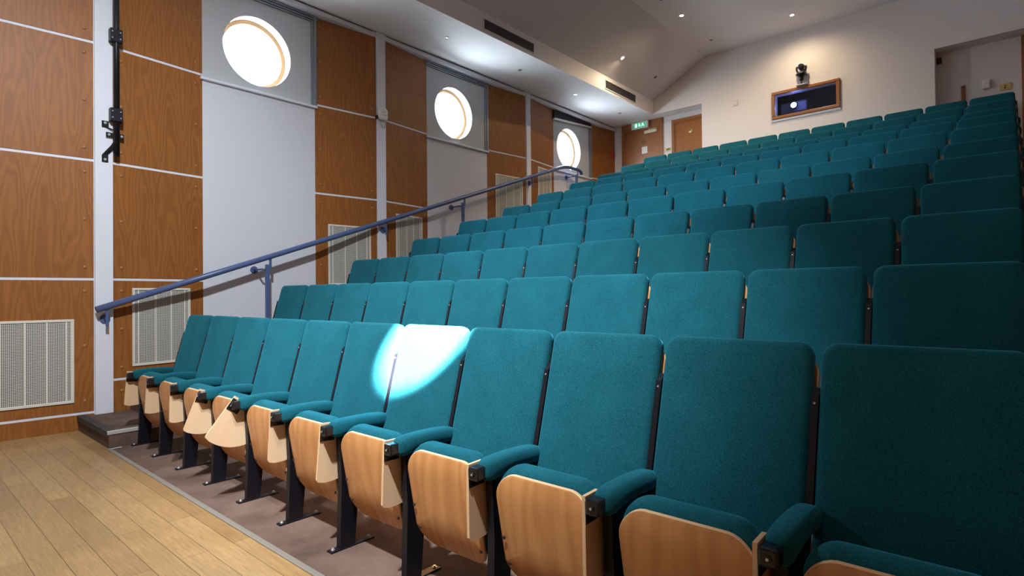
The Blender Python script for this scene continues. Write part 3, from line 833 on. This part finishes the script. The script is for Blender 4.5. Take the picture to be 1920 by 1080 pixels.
SLN = Vector((5.653-5.065, 0, -(1.14-.05))).normalized()   # points into the room from the left slope
LAMP = emis('warm_lamp', (1., .78, .48), 60)
LAMPOFF = mat('unlit_lamp', (.015, .015, .02), .3)
LAMPW = emis('dim_soffit_lamp', (1., .9, .75), 9)
def downlight(p, nrm, lit, label, r=.042, energy=0, soft=None):
    n = Vector(nrm).normalized(); q = n.to_track_quat('Z', 'Y')
    t = empty('downlight', p); t.rotation_mode = 'QUATERNION'; t.rotation_quaternion = q
    tag(t, label, 'downlight', 'ceiling downlights')
    m = MB(); N = 28
    rg = lambda rr, z: [(rr*math.cos(2*math.pi*k/N), rr*math.sin(2*math.pi*k/N), z) for k in range(N)]
    m.rings([rg(r, .0005), rg(r, .005), rg(r-.004, .007), rg(r-.012, .006), rg(r-.014, .001)], False, False); m.obj('bezel', WPLAST, t)
    m = MB(); m.disc((0, 0, .001), (0, 0, 1), r-.013, .004, 24, dome=1); m.obj('lamp', LAMP if lit == 1 else LAMPW if lit == 2 else LAMPOFF, t)
    if energy:
        ld = bpy.data.lights.new('downlight_beam', 'SPOT'); ld.energy = energy; ld.color = (1., .78, .50); ld.spot_size = R(165); ld.spot_blend = 1.; ld.shadow_soft_size = .035
        lo = bpy.data.objects.new('downlight_beam', ld); COL.objects.link(lo)
        lo.location = Vector(p)+n*.03
        lo.rotation_mode = 'QUATERNION'; lo.rotation_quaternion = Vector((0, 0, -1)).to_track_quat('-Z', 'Y')
def slope_pt(x, y): return (x, y, 5.065+(x-.05)/(1.14-.05)*(5.653-5.065))
DL = 135
downlight((1.497, 6.786, 5.653), (0, 0, -1), 1, 'lit downlight on the flat ceiling, left of the two bright ones', energy=DL*1.4)
downlight((2.823, 7.975, 5.653), (0, 0, -1), 1, 'lit downlight on the flat ceiling above the booth window', energy=DL*.5)
downlight(slope_pt(.422, 6.769), SLN, 1, 'lit downlight low on the sloping ceiling', energy=DL*.22)
downlight((1.490, 7.984, 5.653), (0, 0, -1), 0, 'unlit downlight on the flat ceiling near the back wall')
downlight((1.486, 6.10, 5.653), (0, 0, -1), 0, 'unlit downlight at the top edge of the picture')
downlight(slope_pt(.425, 7.971), SLN, 0, 'unlit downlight on the sloping ceiling near the back wall')
downlight((-.433, 3.477, ZS), (0, 0, -1), 0, 'nearest unlit downlight in the white soffit')
downlight((-.425, 5.032, ZS), (0, 0, -1), 0, 'second unlit downlight in the white soffit, past the nearest')
downlight((-.424, 6.564, ZS), (0, 0, -1), 2, 'faintly lit downlight in the white soffit')
downlight((-.393, 8.044, ZS), (0, 0, -1), 0, 'unlit downlight in the white soffit before the exit sign')

# ------------------------------------------------------------------ light
def area(name, loc, target, sx, sy, e, col, shape='RECTANGLE', spread=180):
    ld = bpy.data.lights.new(name, 'AREA'); ld.shape = shape; ld.size = sx; ld.size_y = sy; ld.energy = e; ld.color = col; ld.spread = R(spread)
    o = bpy.data.objects.new(name, ld); COL.objects.link(o); o.location = loc
    o.rotation_mode = 'QUATERNION'; o.rotation_quaternion = (Vector(target)-Vector(loc)).to_track_quat('-Z', 'Y')
    return o
for i, A in enumerate(BAYS):     # daylight behind each round pane
    if i: area('window_daylight', (XW-.33, A[6], 4.08), (5, A[6]+.6, 4.08-3.4), .74, .74, 70, (.80, .91, 1.), 'DISK')
    else: area('window_daylight', (XW-.30, A[6], 4.05), (5, A[6]+3.0, 3.4), .74, .74, 110, (.74, .88, 1.), 'DISK')
# unseen spots over the front of the hall, some added as fill
def spot(name, loc, target, e, col, size, blend, soft):
    ld = bpy.data.lights.new(name, 'SPOT'); ld.energy = e; ld.color = col; ld.spot_size = R(size); ld.spot_blend = blend; ld.shadow_soft_size = soft
    o = bpy.data.objects.new(name, ld); COL.objects.link(o); o.location = loc
    o.rotation_mode = 'QUATERNION'; o.rotation_quaternion = (Vector(target)-Vector(loc)).to_track_quat('-Z', 'Y')
spot('unseen_spot', (4.5, -2.4, 5.2), (2.95, .3, 1.05), 2900, (.88, .95, 1.), 50, 1., .10)
spot('unseen_spot', (4.1, -1.7, 5.4), (-.8, -.1, .75), 1350, (.88, .94, 1.), 76, 1., .12)
spot('unseen_spot', (2.4, -1.6, 5.3), (2.1, 4.3, 2.15), 2000, (.66, .85, 1.), 54, 1., .12)  # added fill for the left and middle seats further back
spot('unseen_spot', (3.0, -4.7, 5.4), (3.0, -5.0, 0), 3200, (1., .97, .92), 84, 1., .12)  # added; its bounce off the floor lifts the ceiling and seat undersides
# daylight shaft: unseen spot inside the right wall, where no window is built
spot('daylight_shaft', (6.4, -1.95, 4.1), (3.20, 0, .985), 130000, (1, .99, .97), 5.5, .5, .03)

w = bpy.data.worlds.new('sky'); S.world = w; w.use_nodes = True
w.node_tree.nodes['Background'].inputs[0].default_value = (.75, .85, 1, 1); w.node_tree.nodes['Background'].inputs[1].default_value = 2.

# ------------------------------------------------------------------ camera
cd = bpy.data.cameras.new('camera'); cam = bpy.data.objects.new('camera', cd); COL.objects.link(cam); S.camera = cam
cd.sensor_width = 36; cd.sensor_fit = 'HORIZONTAL'; cd.lens = 1071.553/1920*36
cd.clip_start = .05
yaw, pitch, roll = R(41.31338), R(.56909), R(-.55878)
f = Vector((-math.sin(yaw)*math.cos(pitch), math.cos(yaw)*math.cos(pitch), math.sin(pitch)))
r = Vector((math.cos(yaw), math.sin(yaw), 0)); u = r.cross(f)
r2 = r*math.cos(roll)+u*math.sin(roll); u2 = -r*math.sin(roll)+u*math.cos(roll)
M = Matrix((r2, u2, -f)).transposed().to_4x4(); M.translation = (5.4459, -1.8918, 1.2165)
cam.matrix_world = M
v = S.view_settings; v.view_transform = 'Standard'; v.look = 'None'; v.exposure = 0; v.gamma = 1; v.use_curve_mapping = False
